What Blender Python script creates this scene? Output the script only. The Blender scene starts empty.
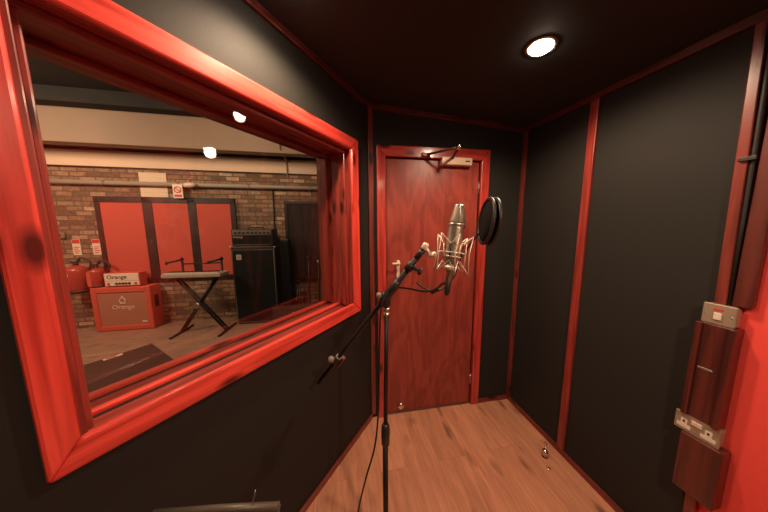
import bpy, bmesh, math, random
from mathutils import Vector, Matrix
random.seed(7)
C = bpy.context.scene.collection
PI = math.pi
V = Vector

# ------------------------------------------------------------------ camera
FPX, PITCH, ROLL, CAMH = 226.07, .1238, -.0055, 1.4917
cp, sp = math.cos(PITCH), math.sin(PITCH)
cr, sr = math.cos(ROLL), math.sin(ROLL)
fw = V((0, cp, -sp)); up0 = V((0, sp, cp)); r0 = V((1, 0, 0))
RT = cr*r0 + sr*up0
UP = cr*up0 - sr*r0
ORG = V((0, 0, CAMH))
cam = bpy.data.cameras.new('camera'); cam.sensor_fit = 'HORIZONTAL'
cam.sensor_width = 36; cam.lens = FPX/768*36; cam.clip_start = .02; cam.clip_end = 60
co = bpy.data.objects.new('camera', cam); C.objects.link(co)
bk = -fw
co.matrix_world = Matrix(((RT.x, UP.x, bk.x, ORG.x), (RT.y, UP.y, bk.y, ORG.y), (RT.z, UP.z, bk.z, ORG.z), (0, 0, 0, 1)))
bpy.context.scene.camera = co

def ray(x, y): return fw + RT*((x-384)/FPX) - UP*((y-256)/FPX)
def at(x, y, d): return ORG + ray(x, y)*d          # a point d metres ahead of the camera
def on_plane(x, y, n, p):
    d = ray(x, y); return ORG + d*((V(p)-ORG).dot(n)/d.dot(n))
ZC = -.2                                            # floor level of the big room behind the glass
def on_floor(x, y, z=0): return on_plane(x, y, V((0, 0, 1)), V((0, 0, z)))

# ------------------------------------------------------------------ plan
A = V((-.1041, 1.6242, 0)); B = V((1.0786, 1.8225, 0))
tL, tR = .5061, -.1823
dL = V((-math.sin(tL), -math.cos(tL), 0)); dR = V((-math.sin(tR), -math.cos(tR), 0))
dK = (B-A).normalized(); LK = (B-A).length
def frame(o, dx):
    dx = V(dx).normalized(); z = V((0, 0, 1)); dy = z.cross(dx)
    return Matrix(((dx.x, dy.x, 0, o[0]), (dx.y, dy.y, 0, o[1]), (0, 0, 1, o[2]), (0, 0, 0, 1)))
FL = frame(A, dL)      # x along wall towards the camera, y into the booth, z up
FR = frame(B, dR)      # y is INTO the wall
FK = frame(A, dK)      # y is INTO the wall
BW = V((-3.373, 4.074, ZC)); dB = V((math.cos(math.radians(11)), math.sin(math.radians(11)), 0))
FB = frame((BW.x, BW.y, 0), dB)   # far brick wall, y INTO the wall
I4 = Matrix.Identity(4)
def ceil_z(p): return 2.2638 - .0746*p[0] + .0276*p[1]

# ------------------------------------------------------------------ mesh helpers
class MB:
    def __init__(s): s.bm = bmesh.new()
    def box(s, lo, hi, bev=0, seg=2):
        x0, y0, z0 = lo; x1, y1, z1 = hi
        vs = [s.bm.verts.new(c) for c in ((x0,y0,z0),(x1,y0,z0),(x1,y1,z0),(x0,y1,z0),(x0,y0,z1),(x1,y0,z1),(x1,y1,z1),(x0,y1,z1))]
        fs = [s.bm.faces.new([vs[i] for i in f]) for f in ((3,2,1,0),(4,5,6,7),(0,1,5,4),(1,2,6,5),(2,3,7,6),(3,0,4,7))]
        if bev:
            es = list({e for f in fs for e in f.edges})
            bmesh.ops.bevel(s.bm, geom=es, offset=bev, segments=seg, affect='EDGES', profile=.5)
        return s
    def prism(s, pts, ext, bev=0):
        """pts: coplanar polygon (3D), extruded by vector ext"""
        ext = V(ext)
        a = [s.bm.verts.new(V(p)) for p in pts]; b = [s.bm.verts.new(V(p)+ext) for p in pts]
        n = len(a); fs = [s.bm.faces.new(a[::-1]), s.bm.faces.new(b)]
        for i in range(n): fs.append(s.bm.faces.new((a[i], a[(i+1) % n], b[(i+1) % n], b[i])))
        bmesh.ops.recalc_face_normals(s.bm, faces=fs)
        if bev:
            es = list({e for f in fs for e in f.edges})
            bmesh.ops.bevel(s.bm, geom=es, offset=bev, segments=2, affect='EDGES', profile=.5)
        return s
    def tube(s, pts, r, n=10, closed=False, smooth=0):
        pts = [V(p) for p in pts]
        if smooth: pts = catmull(pts, smooth, closed)
        m = len(pts); rs = r if isinstance(r, (list, tuple)) else [r]*m
        if len(rs) != m: rs = [rs[min(len(rs)-1, int(i*len(rs)/m))] for i in range(m)]
        rings = []; prev = None
        for i, p in enumerate(pts):
            if closed: t = pts[(i+1) % m]-pts[i-1]
            else: t = pts[min(i+1, m-1)]-pts[max(i-1, 0)]
            t = t.normalized()
            if prev is None: u = t.orthogonal().normalized()
            else:
                u = prev - t*prev.dot(t); u = u.normalized() if u.length > 1e-6 else t.orthogonal().normalized()
            prev = u; w = t.cross(u)
            rings.append([s.bm.verts.new(p + (u*math.cos(2*PI*k/n)+w*math.sin(2*PI*k/n))*rs[i]) for k in range(n)])
        rng = range(m) if closed else range(m-1)
        for i in rng:
            a, b = rings[i], rings[(i+1) % m]
            for k in range(n):
                f = s.bm.faces.new((a[k], a[(k+1) % n], b[(k+1) % n], b[k])); f.smooth = True
        if not closed:
            s.bm.faces.new(rings[0][::-1]); s.bm.faces.new(rings[-1])
        return s
    def lathe(s, prof, o, ax, n=24):
        """prof: list of (radius, height along ax)"""
        o = V(o); ax = V(ax).normalized(); u = ax.orthogonal().normalized(); w = ax.cross(u)
        rings = []
        for r, h in prof:
            if r < 1e-6: rings.append([s.bm.verts.new(o+ax*h)])
            else: rings.append([s.bm.verts.new(o+ax*h+(u*math.cos(2*PI*k/n)+w*math.sin(2*PI*k/n))*r) for k in range(n)])
        for i in range(len(rings)-1):
            a, b = rings[i], rings[i+1]
            for k in range(n):
                k2 = (k+1) % n
                if len(a) == 1 and len(b) == 1: continue
                if len(a) == 1: f = s.bm.faces.new((a[0], b[k2], b[k]))
                elif len(b) == 1: f = s.bm.faces.new((a[k], a[k2], b[0]))
                else: f = s.bm.faces.new((a[k], a[k2], b[k2], b[k]))
                f.smooth = True
        if len(rings[0]) > 1: s.bm.faces.new(rings[0][::-1])
        if len(rings[-1]) > 1: s.bm.faces.new(rings[-1])
        return s
    def build(s, name, m, parent=None, fr=None, smooth=False):
        bmesh.ops.recalc_face_normals(s.bm, faces=s.bm.faces)
        me = bpy.data.meshes.new(name); s.bm.to_mesh(me); s.bm.free()
        for mm in (m if isinstance(m, (list, tuple)) else [m]): me.materials.append(mm)
        return link(name, me, parent, fr)
def link(name, me, parent=None, fr=None):
    o = bpy.data.objects.new(name, me); C.objects.link(o)
    mw = fr or I4
    if parent is not None:
        o.parent = parent; o.matrix_parent_inverse = WM[parent.name].inverted()
    o.matrix_basis = mw
    WM[o.name] = mw
    return o
WM = {}
def catmull(p, k, closed=False):
    out = []; n = len(p)
    for i in range(n if closed else n-1):
        if closed: a, b, c, d = p[i-1], p[i], p[(i+1) % n], p[(i+2) % n]
        else: a, b, c, d = p[max(i-1, 0)], p[i], p[i+1], p[min(i+2, n-1)]
        for j in range(k):
            t = j/k
            out.append(.5*((2*b)+(c-a)*t+(2*a-5*b+4*c-d)*t*t+(3*b-a-3*c+d)*t**3))
    if not closed: out.append(p[-1])
    return out
def thing(name, label, cat, loc=(0, 0, 0), group=None):
    o = bpy.data.objects.new(name, None); C.objects.link(o)
    o.empty_display_size = .05; o.location = loc; WM[o.name] = Matrix.Translation(V(loc))
    return tag(o, label, cat, group)
def tag(o, label, cat, group=None):
    o['label'] = label; o['category'] = cat
    if group: o['group'] = group
    return o
def struct(o): o['kind'] = 'structure'; return o
def text_mesh(s, size, depth, m, name, parent, fr, align='CENTER'):
    """lettering standing in the frame's x-z plane, facing -y"""
    cu = bpy.data.curves.new('t', 'FONT'); cu.body = s; cu.size = size; cu.extrude = depth
    cu.align_x = align; cu.align_y = 'CENTER'; cu.resolution_u = 3
    t = bpy.data.objects.new('t', cu); C.objects.link(t)
    dg = bpy.context.evaluated_depsgraph_get()
    me = bpy.data.meshes.new_from_object(t.evaluated_get(dg))
    bpy.data.objects.remove(t); bpy.data.curves.remove(cu)
    me.transform(Matrix.Rotation(PI/2, 4, 'X'))
    me.materials.clear(); me.materials.append(m)
    return link(name, me, parent, fr)

# ------------------------------------------------------------------ materials
def lin(c):
    c = c/255; return c/12.92 if c <= .04045 else ((c+.055)/1.055)**2.4
def rgb(r, g, b): return (lin(r), lin(g), lin(b), 1)
def mat0(name):
    m = bpy.data.materials.new(name); m.use_nodes = True
    nt = m.node_tree; b = nt.nodes['Principled BSDF']; return m, nt, b
def plain(name, col, rough=.5, metal=0, var=.15, scale=40, bump=0, spec=.5, coat=0):
    m, nt, b = mat0(name); N = nt.nodes.new; L = nt.links.new
    tc = N('ShaderNodeTexCoord'); no = N('ShaderNodeTexNoise'); no.inputs['Scale'].default_value = scale; no.inputs['Detail'].default_value = 4
    L(tc.outputs['Object'], no.inputs['Vector'])
    mx = N('ShaderNodeMix'); mx.data_type = 'RGBA'
    mx.inputs[6].default_value = tuple(c*(1-var) for c in col[:3])+(1,); mx.inputs[7].default_value = tuple(min(1, c*(1+var)) for c in col[:3])+(1,)
    L(no.outputs['Fac'], mx.inputs[0]); L(mx.outputs[2], b.inputs['Base Color'])
    b.inputs['Roughness'].default_value = rough; b.inputs['Metallic'].default_value = metal
    b.inputs['Specular IOR Level'].default_value = spec; b.inputs['Coat Weight'].default_value = coat; b.inputs['Coat Roughness'].default_value = .15
    if bump:
        bp = N('ShaderNodeBump'); bp.inputs['Strength'].default_value = bump; bp.inputs['Distance'].default_value = .002
        L(no.outputs['Fac'], bp.inputs['Height']); L(bp.outputs['Normal'], b.inputs['Normal'])
    return m
def wood(name, c_light, c_dark, axis, rough=.35, coat=.3, knots=True, grain=14, knot_col=None):
    """stained pine: grain stretched along one object axis, dark elongated knots"""
    m, nt, b = mat0(name); N = nt.nodes.new; L = nt.links.new
    tc = N('ShaderNodeTexCoord'); oi = N('ShaderNodeObjectInfo')
    add = N('ShaderNodeVectorMath'); add.operation = 'ADD'
    mul = N('ShaderNodeVectorMath'); mul.operation = 'SCALE'; mul.inputs[0].default_value = (7.3, 3.1, 5.7)
    L(oi.outputs['Random'], mul.inputs['Scale'])
    L(tc.outputs['Object'], add.inputs[0]); L(mul.outputs[0], add.inputs[1])
    mp = N('ShaderNodeMapping'); sc = [6.0, 6.0, 6.0]; sc[axis] = .35; mp.inputs['Scale'].default_value = sc
    L(add.outputs[0], mp.inputs['Vector'])
    n1 = N('ShaderNodeTexNoise'); n1.inputs['Scale'].default_value = grain*.45; n1.inputs['Detail'].default_value = 6; n1.inputs['Distortion'].default_value = .35
    L(mp.outputs[0], n1.inputs['Vector'])
    rp = N('ShaderNodeValToRGB'); rp.color_ramp.elements[0].position = .36; rp.color_ramp.elements[0].color = c_dark
    rp.color_ramp.elements[1].position = .58; rp.color_ramp.elements[1].color = c_light
    L(n1.outputs['Fac'], rp.inputs['Fac'])
    last = rp.outputs['Color']
    if knots:
        mp2 = N('ShaderNodeMapping'); s2 = [11.0, 11.0, 11.0]; s2[axis] = 4.2; mp2.inputs['Scale'].default_value = s2
        L(add.outputs[0], mp2.inputs['Vector'])
        vo = N('ShaderNodeTexVoronoi'); vo.inputs['Scale'].default_value = 1.0
        L(mp2.outputs[0], vo.inputs['Vector'])
        r2 = N('ShaderNodeValToRGB'); r2.color_ramp.elements[0].position = .10; r2.color_ramp.elements[0].color = (1, 1, 1, 1)
        r2.color_ramp.elements[1].position = .25; r2.color_ramp.elements[1].color = (0, 0, 0, 1)
        L(vo.outputs['Distance'], r2.inputs['Fac'])
        mx = N('ShaderNodeMix'); mx.data_type = 'RGBA'; mx.inputs[7].default_value = knot_col or tuple(c*.22 for c in c_dark[:3])+(1,)
        L(r2.outputs['Color'], mx.inputs[0]); L(last, mx.inputs[6]); last = mx.outputs[2]
    L(last, b.inputs['Base Color'])
    b.inputs['Roughness'].default_value = rough; b.inputs['Coat Weight'].default_value = coat*1.4; b.inputs['Coat Roughness'].default_value = .13
    bp = N('ShaderNodeBump'); bp.inputs['Strength'].default_value = .25; bp.inputs['Distance'].default_value = .001
    L(n1.outputs['Fac'], bp.inputs['Height']); L(bp.outputs['Normal'], b.inputs['Normal'])
    return m
def emit(name, col, st):
    m, nt, b = mat0(name); b.inputs['Base Color'].default_value = col
    b.inputs['Emission Color'].default_value = col; b.inputs['Emission Strength'].default_value = st; return m

RED_L, RED_D = (.93, .090, .064, 1), (.56, .042, .029, 1)
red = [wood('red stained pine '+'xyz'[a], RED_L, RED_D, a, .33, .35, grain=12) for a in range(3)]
lining = [wood('shaded deep red board '+'xyz'[a], (.36, .048, .034, 1), (.19, .023, .017, 1), a, .38, .2, grain=16) for a in range(3)]  # reveal shade put into the colour; the middle batten shares this tone
post = [wood('stained post '+'xyz'[a], (.26, .046, .034, 1), (.13, .022, .017, 1), a, .3, .4, grain=16) for a in range(3)]
red_dim = [wood('red pine dimmed for door frame '+'xyz'[a], (.62, .066, .048, 1), (.36, .032, .023, 1), a, .3, .4, grain=13) for a in range(3)]  # same stain as the window frame, darkened for weaker light at the door
dark = [wood('dark red stained batten '+'xyz'[a], (.215, .032, .023, 1), (.105, .016, .012, 1), a, .35, .3, grain=16) for a in range(3)]
mahog = [wood('mahogany stained box '+'xyz'[a], (.130, .026, .019, 1), (.062, .014, .011, 1), a, .35, .3, knots=False, grain=14) for a in range(3)]

def veneer():
    m, nt, b = mat0('red plywood veneer'); N = nt.nodes.new; L = nt.links.new
    tc = N('ShaderNodeTexCoord'); mp = N('ShaderNodeMapping'); mp.inputs['Scale'].default_value = (3.2, 1, .9)
    L(tc.outputs['Object'], mp.inputs['Vector'])
    n1 = N('ShaderNodeTexNoise'); n1.inputs['Scale'].default_value = 1.6; n1.inputs['Detail'].default_value = 2; n1.inputs['Distortion'].default_value = 1.2
    L(mp.outputs[0], n1.inputs['Vector'])
    ml = N('ShaderNodeMath'); ml.operation = 'MULTIPLY'; ml.inputs[1].default_value = 26
    L(n1.outputs['Fac'], ml.inputs[0])
    sn = N('ShaderNodeMath'); sn.operation = 'SINE'; L(ml.outputs[0], sn.inputs[0])
    n2 = N('ShaderNodeTexNoise'); n2.inputs['Scale'].default_value = 9; n2.inputs['Detail'].default_value = 5
    mp2 = N('ShaderNodeMapping'); mp2.inputs['Scale'].default_value = (4, 4, .5); L(tc.outputs['Object'], mp2.inputs['Vector']); L(mp2.outputs[0], n2.inputs['Vector'])
    ad = N('ShaderNodeMath'); ad.operation = 'MULTIPLY_ADD'; ad.inputs[1].default_value = .16; L(sn.outputs[0], ad.inputs[0]); L(n2.outputs['Fac'], ad.inputs[2])
    rp = N('ShaderNodeValToRGB'); rp.color_ramp.elements[0].position = .3; rp.color_ramp.elements[0].color = (.235, .038, .027, 1)
    rp.color_ramp.elements[1].position = .75; rp.color_ramp.elements[1].color = (.36, .062, .042, 1)
    L(ad.outputs[0], rp.inputs['Fac']); L(rp.outputs['Color'], b.inputs['Base Color'])
    b.inputs['Roughness'].default_value = .38; b.inputs['Coat Weight'].default_value = .15; b.inputs['Coat Roughness'].default_value = .3
    return m
def floorboards(name, rot, light, darkc, knots=(.10, .045, .03, 1)):
    m, nt, b = mat0(name); N = nt.nodes.new; L = nt.links.new
    tc = N('ShaderNodeTexCoord'); mp = N('ShaderNodeMapping'); mp.inputs['Rotation'].default_value = (0, 0, rot)
    L(tc.outputs['Object'], mp.inputs['Vector'])
    br = N('ShaderNodeTexBrick'); br.inputs['Scale'].default_value = 1; br.inputs['Brick Width'].default_value = 1.2; br.inputs['Row Height'].default_value = .19
    br.inputs['Mortar Size'].default_value = .0012; br.inputs['Mortar Smooth'].default_value = .2; br.offset = .37
    br.inputs['Color1'].default_value = (.47, .47, .47, 1); br.inputs['Color2'].default_value = (.55, .55, .55, 1); br.inputs['Mortar'].default_value = (.36, .36, .36, 1)
    L(mp.outputs[0], br.inputs['Vector'])
    ad0 = N('ShaderNodeVectorMath'); ad0.operation = 'MULTIPLY_ADD'; ad0.inputs[1].default_value = (9, 9, 9)
    L(br.outputs['Color'], ad0.inputs[0]); L(mp.outputs[0], ad0.inputs[2])
    m2 = N('ShaderNodeMapping'); m2.inputs['Scale'].default_value = (1.1, 11, 1); L(ad0.outputs[0], m2.inputs['Vector'])
    n1 = N('ShaderNodeTexNoise'); n1.inputs['Scale'].default_value = 3; n1.inputs['Detail'].default_value = 8; n1.inputs['Roughness'].default_value = .62; n1.inputs['Distortion'].default_value = .5
    L(m2.outputs[0], n1.inputs['Vector'])
    rp = N('ShaderNodeValToRGB'); rp.color_ramp.elements[0].position = .3; rp.color_ramp.elements[0].color = darkc
    rp.color_ramp.elements[1].position = .68; rp.color_ramp.elements[1].color = light
    L(n1.outputs['Fac'], rp.inputs['Fac'])
    m3 = N('ShaderNodeMapping'); m3.inputs['Scale'].default_value = (3.6, 10.5, 1); L(ad0.outputs[0], m3.inputs['Vector'])
    wob = N('ShaderNodeTexNoise'); wob.inputs['Scale'].default_value = 3; L(m3.outputs[0], wob.inputs['Vector'])
    wa = N('ShaderNodeVectorMath'); wa.operation = 'MULTIPLY_ADD'; wa.inputs[1].default_value = (.5, .5, 0); L(wob.outputs['Color'], wa.inputs[0]); L(m3.outputs[0], wa.inputs[2])
    vo = N('ShaderNodeTexVoronoi'); vo.inputs['Scale'].default_value = 1; L(wa.outputs[0], vo.inputs['Vector'])
    r2 = N('ShaderNodeValToRGB'); r2.color_ramp.elements[0].position = .04; r2.color_ramp.elements[0].color = (.7, .7, .7, 1)
    r2.color_ramp.elements[1].position = .30; r2.color_ramp.elements[1].color = (0, 0, 0, 1); L(vo.outputs['Distance'], r2.inputs['Fac'])
    kx = N('ShaderNodeMix'); kx.data_type = 'RGBA'; kx.inputs[7].default_value = knots; L(r2.outputs['Color'], kx.inputs[0]); L(rp.outputs['Color'], kx.inputs[6])
    mm = N('ShaderNodeMix'); mm.data_type = 'RGBA'; mm.blend_type = 'MULTIPLY'; mm.inputs[0].default_value = 1
    sc = N('ShaderNodeVectorMath'); sc.operation = 'SCALE'; sc.inputs['Scale'].default_value = 1.9; L(br.outputs['Color'], sc.inputs[0])
    L(kx.outputs[2], mm.inputs[6]); L(sc.outputs[0], mm.inputs[7]); L(mm.outputs[2], b.inputs['Base Color'])
    b.inputs['Roughness'].default_value = .42
    return m
def bricks():
    m, nt, b = mat0('old brown brickwork'); N = nt.nodes.new; L = nt.links.new
    tc = N('ShaderNodeTexCoord'); sx = N('ShaderNodeSeparateXYZ'); cx = N('ShaderNodeCombineXYZ')
    L(tc.outputs['Object'], sx.inputs[0]); L(sx.outputs['X'], cx.inputs['X']); L(sx.outputs['Z'], cx.inputs['Y'])
    br = N('ShaderNodeTexBrick'); br.inputs['Scale'].default_value = 1; br.inputs['Brick Width'].default_value = .225; br.inputs['Row Height'].default_value = .078
    br.inputs['Mortar Size'].default_value = .010; br.inputs['Mortar Smooth'].default_value = .3
    br.inputs['Color1'].default_value = (0, 0, 0, 1); br.inputs['Color2'].default_value = (1, 1, 1, 1); br.inputs['Mortar'].default_value = (.5, .5, .5, 1)
    L(cx.outputs[0], br.inputs['Vector'])
    rp = N('ShaderNodeValToRGB'); e = rp.color_ramp.elements
    e[0].position = 0; e[0].color = (.14, .08, .05, 1); e[1].position = 1; e[1].color = (.52, .34, .23, 1)
    for p, c in ((.35, (.24, .135, .083, 1)), (.7, (.32, .185, .115, 1)), (.9, (.38, .225, .145, 1))):
        k = e.new(p); k.color = c
    L(br.outputs['Color'], rp.inputs['Fac'])
    n1 = N('ShaderNodeTexNoise'); n1.inputs['Scale'].default_value = 18; n1.inputs['Detail'].default_value = 6; L(cx.outputs[0], n1.inputs['Vector'])
    mr = N('ShaderNodeMapRange'); mr.inputs['From Min'].default_value = .3; mr.inputs['From Max'].default_value = .7; mr.inputs['To Min'].default_value = .65; mr.inputs['To Max'].default_value = 1.3; L(n1.outputs['Fac'], mr.inputs['Value'])
    mm = N('ShaderNodeMix'); mm.data_type = 'RGBA'; mm.blend_type = 'MULTIPLY'; mm.inputs[0].default_value = 1; L(rp.outputs['Color'], mm.inputs[6]); L(mr.outputs[0], mm.inputs[7])
    mo = N('ShaderNodeMix'); mo.data_type = 'RGBA'; mo.inputs[7].default_value = (.13, .078, .05, 1); L(br.outputs['Fac'], mo.inputs[0]); L(mm.outputs[2], mo.inputs[6])
    # the square of cream paint above the red panels
    def rng(sock, lo, hi):
        a = N('ShaderNodeMath'); a.operation = 'GREATER_THAN'; a.inputs[1].default_value = lo; L(sock, a.inputs[0])
        c = N('ShaderNodeMath'); c.operation = 'LESS_THAN'; c.inputs[1].default_value = hi; L(sock, c.inputs[0])
        q = N('ShaderNodeMath'); q.operation = 'MULTIPLY'; L(a.outputs[0], q.inputs[0]); L(c.outputs[0], q.inputs[1]); return q.outputs[0]
    q = N('ShaderNodeMath'); q.operation = 'MULTIPLY'; L(rng(sx.outputs['X'], -.75, -.355), q.inputs[0]); L(rng(sx.outputs['Z'], 2.0, 2.44), q.inputs[1])
    pt = N('ShaderNodeMix'); pt.data_type = 'RGBA'; pt.inputs[7].default_value = (.78, .60, .44, 1); L(q.outputs[0], pt.inputs[0]); L(mo.outputs[2], pt.inputs[6])
    L(pt.outputs[2], b.inputs['Base Color']); b.inputs['Roughness'].default_value = .85
    bp = N('ShaderNodeBump'); bp.inputs['Strength'].default_value = .6; bp.inputs['Distance'].default_value = .006; bp.invert = True; L(br.outputs['Fac'], bp.inputs['Height']); L(bp.outputs[0], b.inputs['Normal'])
    return m
def glass():
    m, nt, b = mat0('window glass'); N = nt.nodes.new; L = nt.links.new; nt.nodes.remove(b)
    out = [n for n in nt.nodes if n.type == 'OUTPUT_MATERIAL'][0]
    tr = N('ShaderNodeBsdfTransparent'); tr.inputs['Color'].default_value = (.965, .97, .96, 1)
    gl = N('ShaderNodeBsdfGlossy'); gl.inputs['Roughness'].default_value = .015; gl.inputs['Color'].default_value = (1, 1, 1, 1)
    ge = N('ShaderNodeNewGeometry'); ior = N('ShaderNodeMix'); ior.data_type = 'FLOAT'; ior.inputs[2].default_value = 1.5; ior.inputs[3].default_value = 1/1.5
    L(ge.outputs['Backfacing'], ior.inputs[0])
    fr0 = N('ShaderNodeFresnel'); L(ior.outputs[0], fr0.inputs['IOR'])
    fr = N('ShaderNodeMath'); fr.operation = 'MULTIPLY'; fr.inputs[1].default_value = .6; L(fr0.outputs[0], fr.inputs[0])
    # clear pane mixed with damped mirror reflections
    mx = N('ShaderNodeMixShader'); L(fr.outputs[0], mx.inputs[0]); L(tr.outputs[0], mx.inputs[1]); L(gl.outputs[0], mx.inputs[2])
    L(mx.outputs[0], out.inputs['Surface']); return m

M = dict(
    veneer=veneer(),
    floor=floorboards('oak effect laminate', -math.atan2(dR.y, dR.x), (.74, .335, .195, 1), (.47, .20, .115, 1)),
    floor2=floorboards('worn laminate of the live room', math.radians(-14), (.44, .27, .19, 1), (.27, .155, .105, 1)),
    brick=bricks(), glass=glass(),
    black=plain('black fabric wall covering', (.0235, .0222, .0192, 1), .7, 0, .12, 160, .15, .25),
    ceil=plain('black ceiling lining', (.034, .042, .041, 1), .75, 0, .15, 90, .1, .25),
    redpanel=plain('red fabric panel', (.90, .085, .068, 1), .7, 0, .04, 20, .05, .3),
    farpanel=plain('red fabric of far panels', (.58, .095, .068, 1), .8, 0, .06, 8, .05, .2),
    farframe=plain('dark stained far frame', (.026, .009, .007, 1), .5, 0, .3, 30),
    cream=plain('cream painted plaster', (.76, .54, .39, 1), .7, 0, .06, 5),
    tan=plain('tan painted beam', (.285, .195, .138, 1), .7, 0, .07, 4),
    blackhole=plain('unlit black boarding', (.018, .017, .015, 1), .9, 0, .3, 4),
    chrome=plain('chrome', (.80, .78, .74, 1), .18, 1, .04, 30),
    steel=plain('brushed steel', (.62, .60, .55, 1), .38, 1, .08, 60),
    grey=plain('grey metal back box', (.42, .33, .24, 1), .42, .4, .1, 50),
    whitep=plain('white plastic', (.78, .66, .56, 1), .35, 0, .04, 20),
    blackm=plain('satin black metal', (.014, .013, .012, 1), .5, .2, .2, 60),
    blackp=plain('black plastic', (.022, .020, .018, 1), .45, 0, .2, 60),
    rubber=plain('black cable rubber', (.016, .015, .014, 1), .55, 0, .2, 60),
    mesh=plain('black nylon mesh', (.008, .008, .008, 1), .9, 0, .5, 400, .3, .2),
    nickel=plain('satin nickel', (.40, .345, .275, 1), .36, .8, .06, 60),
    grille=plain('woven metal grille', (.27, .225, .17, 1), .45, .7, .35, 900, .5),
    wire=plain('pale lacquered wire', (.80, .66, .54, 1), .4, .25, .05, 40),
    closer=plain('champagne painted metal', (.78, .60, .45, 1), .38, .1, .04, 30),
    bronze=plain('dark bronze arm', (.10, .06, .045, 1), .4, .6, .2, 50),
    orange=plain('orange vinyl', (.68, .10, .062, 1), .5, 0, .08, 90, .1),
    grillcloth=plain('brown woven grille cloth', (.42, .170, .105, 1), .8, 0, .16, 300, .2),
    cream2=plain('pale cream panel', (.85, .68, .54, 1), .45, 0, .04, 20),
    ink=plain('black printed ink', (.02, .016, .014, 1), .6, 0, .1, 20),
    redink=plain('red printed ink', (.65, .05, .035, 1), .6, 0, .1, 20),
    silverink=plain('pale silver lettering', (.55, .46, .37, 1), .4, .3, .1, 20),
    piping=plain('grey piping', (.20, .165, .13, 1), .5, 0, .1, 30),
    extred=plain('red enamel', (.44, .055, .04, 1), .35, 0, .05, 20, 0, .5, .2),
    rug=plain('dark brown mat', (.060, .027, .020, 1), .75, 0, .2, 60, .3),
    pipe=plain('grey plastic conduit', (.36, .31, .25, 1), .5, 0, .08, 8),
    whitekey=plain('ivory keys', (.70, .58, .46, 1), .35, 0, .05, 20),
    silverb=plain('silver keyboard case', (.46, .37, .28, 1), .4, .1, .08, 20),
    greyob=plain('grey painted metal desk', (.125, .105, .080, 1), .42, .2, .15, 25),
    ampface=plain('grey amp control panel', (.20, .16, .12, 1), .4, .4, .15, 30),
    lampglow=emit('lit lamp', (1, .80, .60, 1), 60),
)

# ------------------------------------------------------------------ SETTING : booth
SB = 2.75                                       # how far the booth runs back past the camera
Lp = lambda s, w, z: FL @ V((s, w, z))
Rp = lambda s, o, z: FR @ V((s, -o, z))
Kp = lambda t, o, z: FK @ V((t, -o, z))
LB, RB = Lp(SB, 0, 0), Rp(SB-.25, 0, 0)
struct(MB().prism([A, B, RB, LB], (0, 0, -.19)).build('floor', M['floor']))
def topz(P): P = V(P); return V((P.x, P.y, ceil_z(P)))
ext = [A+V((-.06, .12, 0)), B+V((.15, .14, 0)), RB+V((.15, -.12, 0)), LB+V((-.14, -.10, 0))]
struct(MB().prism([topz(p) for p in ext], (0, 0, .09)).build('ceiling', M['ceil']))
# window opening in the left wall
S0, S1, Z0, Z1 = .222, 1.289, .975, 1.959       # clear opening inside the linings
LT = .02                                        # lining thickness
DEP = -.255
mb = MB()
H = 2.45
mb.box((-.02, DEP, ZC), (S0-LT, 0, H)); mb.box((S1+LT, DEP, ZC), (SB+.15, 0, H))
mb.box((S0-LT, DEP, ZC), (S1+LT, 0, Z0-LT)); mb.box((S0-LT, DEP, Z1+LT), (S1+LT, 0, H))
struct(mb.build('wall_left', M['black'], None, FL))
# back wall with the door opening
D0, D1, DZ = .117, .842, 1.982
AO, AI, AT = .055, .908, 2.054                  # architrave outer edges and top
mb = MB()
mb.box((-.10, 0, 0), (D0-.02, .10, H)); mb.box((D1+.02, 0, 0), (LK+.10, .10, H)); mb.box((D0-.02, 0, DZ+.02), (D1+.02, .10, H))
struct(mb.build('wall_back', M['black'], None, FK))
struct(MB().box((-.10, 0, 0), (1.046, .10, H)).build('wall_right', M['black'], None, FR))
struct(MB().box((1.046, 0, 0), (SB+.05, .10, H)).build('wall_right_near', M['redpanel'], None, FR))
FF = frame(LB, (RB-LB)); LF = (RB-LB).length
struct(MB().box((-.2, -.10, 0), (LF+.1, 0, H)).build('wall_front', M['black'], None, FF))
# skirtings and battens
struct(MB().box((.0, 0, 0), (SB, .014, .036), .003).build('baseboard_left', dark[0], None, FL))
struct(MB().box((AI, -.014, 0), (LK, 0, .038), .003).build('baseboard_back', dark[0], None, FK))
struct(MB().box((0, -.014, 0), (1.04, 0, .036), .003).build('baseboard_right', dark[0], None, FR))
tn = [0]
def trim(mb, m, fr=None):
    tn[0] += 1; return struct(mb.build('trim_%d' % tn[0], m, None, fr))
# ceiling mouldings (sloping with the ceiling)
def ceil_trim(P, Q, nrm, d, hgt):
    P, Q = topz(P), topz(Q); n = V(nrm).normalized()*d
    return MB().prism([P, P+n, P+n+V((0, 0, -hgt)), P+V((0, 0, -hgt))], Q-P, .002)
nLv = V((FL[0][1], FL[1][1], 0)); nRv = -V((FR[0][1], FR[1][1], 0)); nKv = -V((FK[0][1], FK[1][1], 0))
trim(ceil_trim(A, B, nKv, .02, .034), mahog[0])
trim(ceil_trim(B, Rp(SB-.25, 0, 0), nRv, .02, .034), mahog[1])
trim(ceil_trim(A, LB, nLv, .016, .03), mahog[1])
zK = lambda t: ceil_z(Kp(t, 0, 0))-.034
zR = lambda s: ceil_z(Rp(s, 0, 0))-.034
trim(MB().box((-.002, -.016, .036), (.032, 0, zK(0)), .003), dark[2], FK)            # left back corner
trim(MB().box((0, -.016, .036), (.036, 0, zR(.02)), .003), post[2], FR)              # right back corner
trim(MB().box((.479, -.016, .036), (.523, 0, zR(.5)), .003), lining[2], FR)             # middle batten
pz = zR(1.02)
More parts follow.
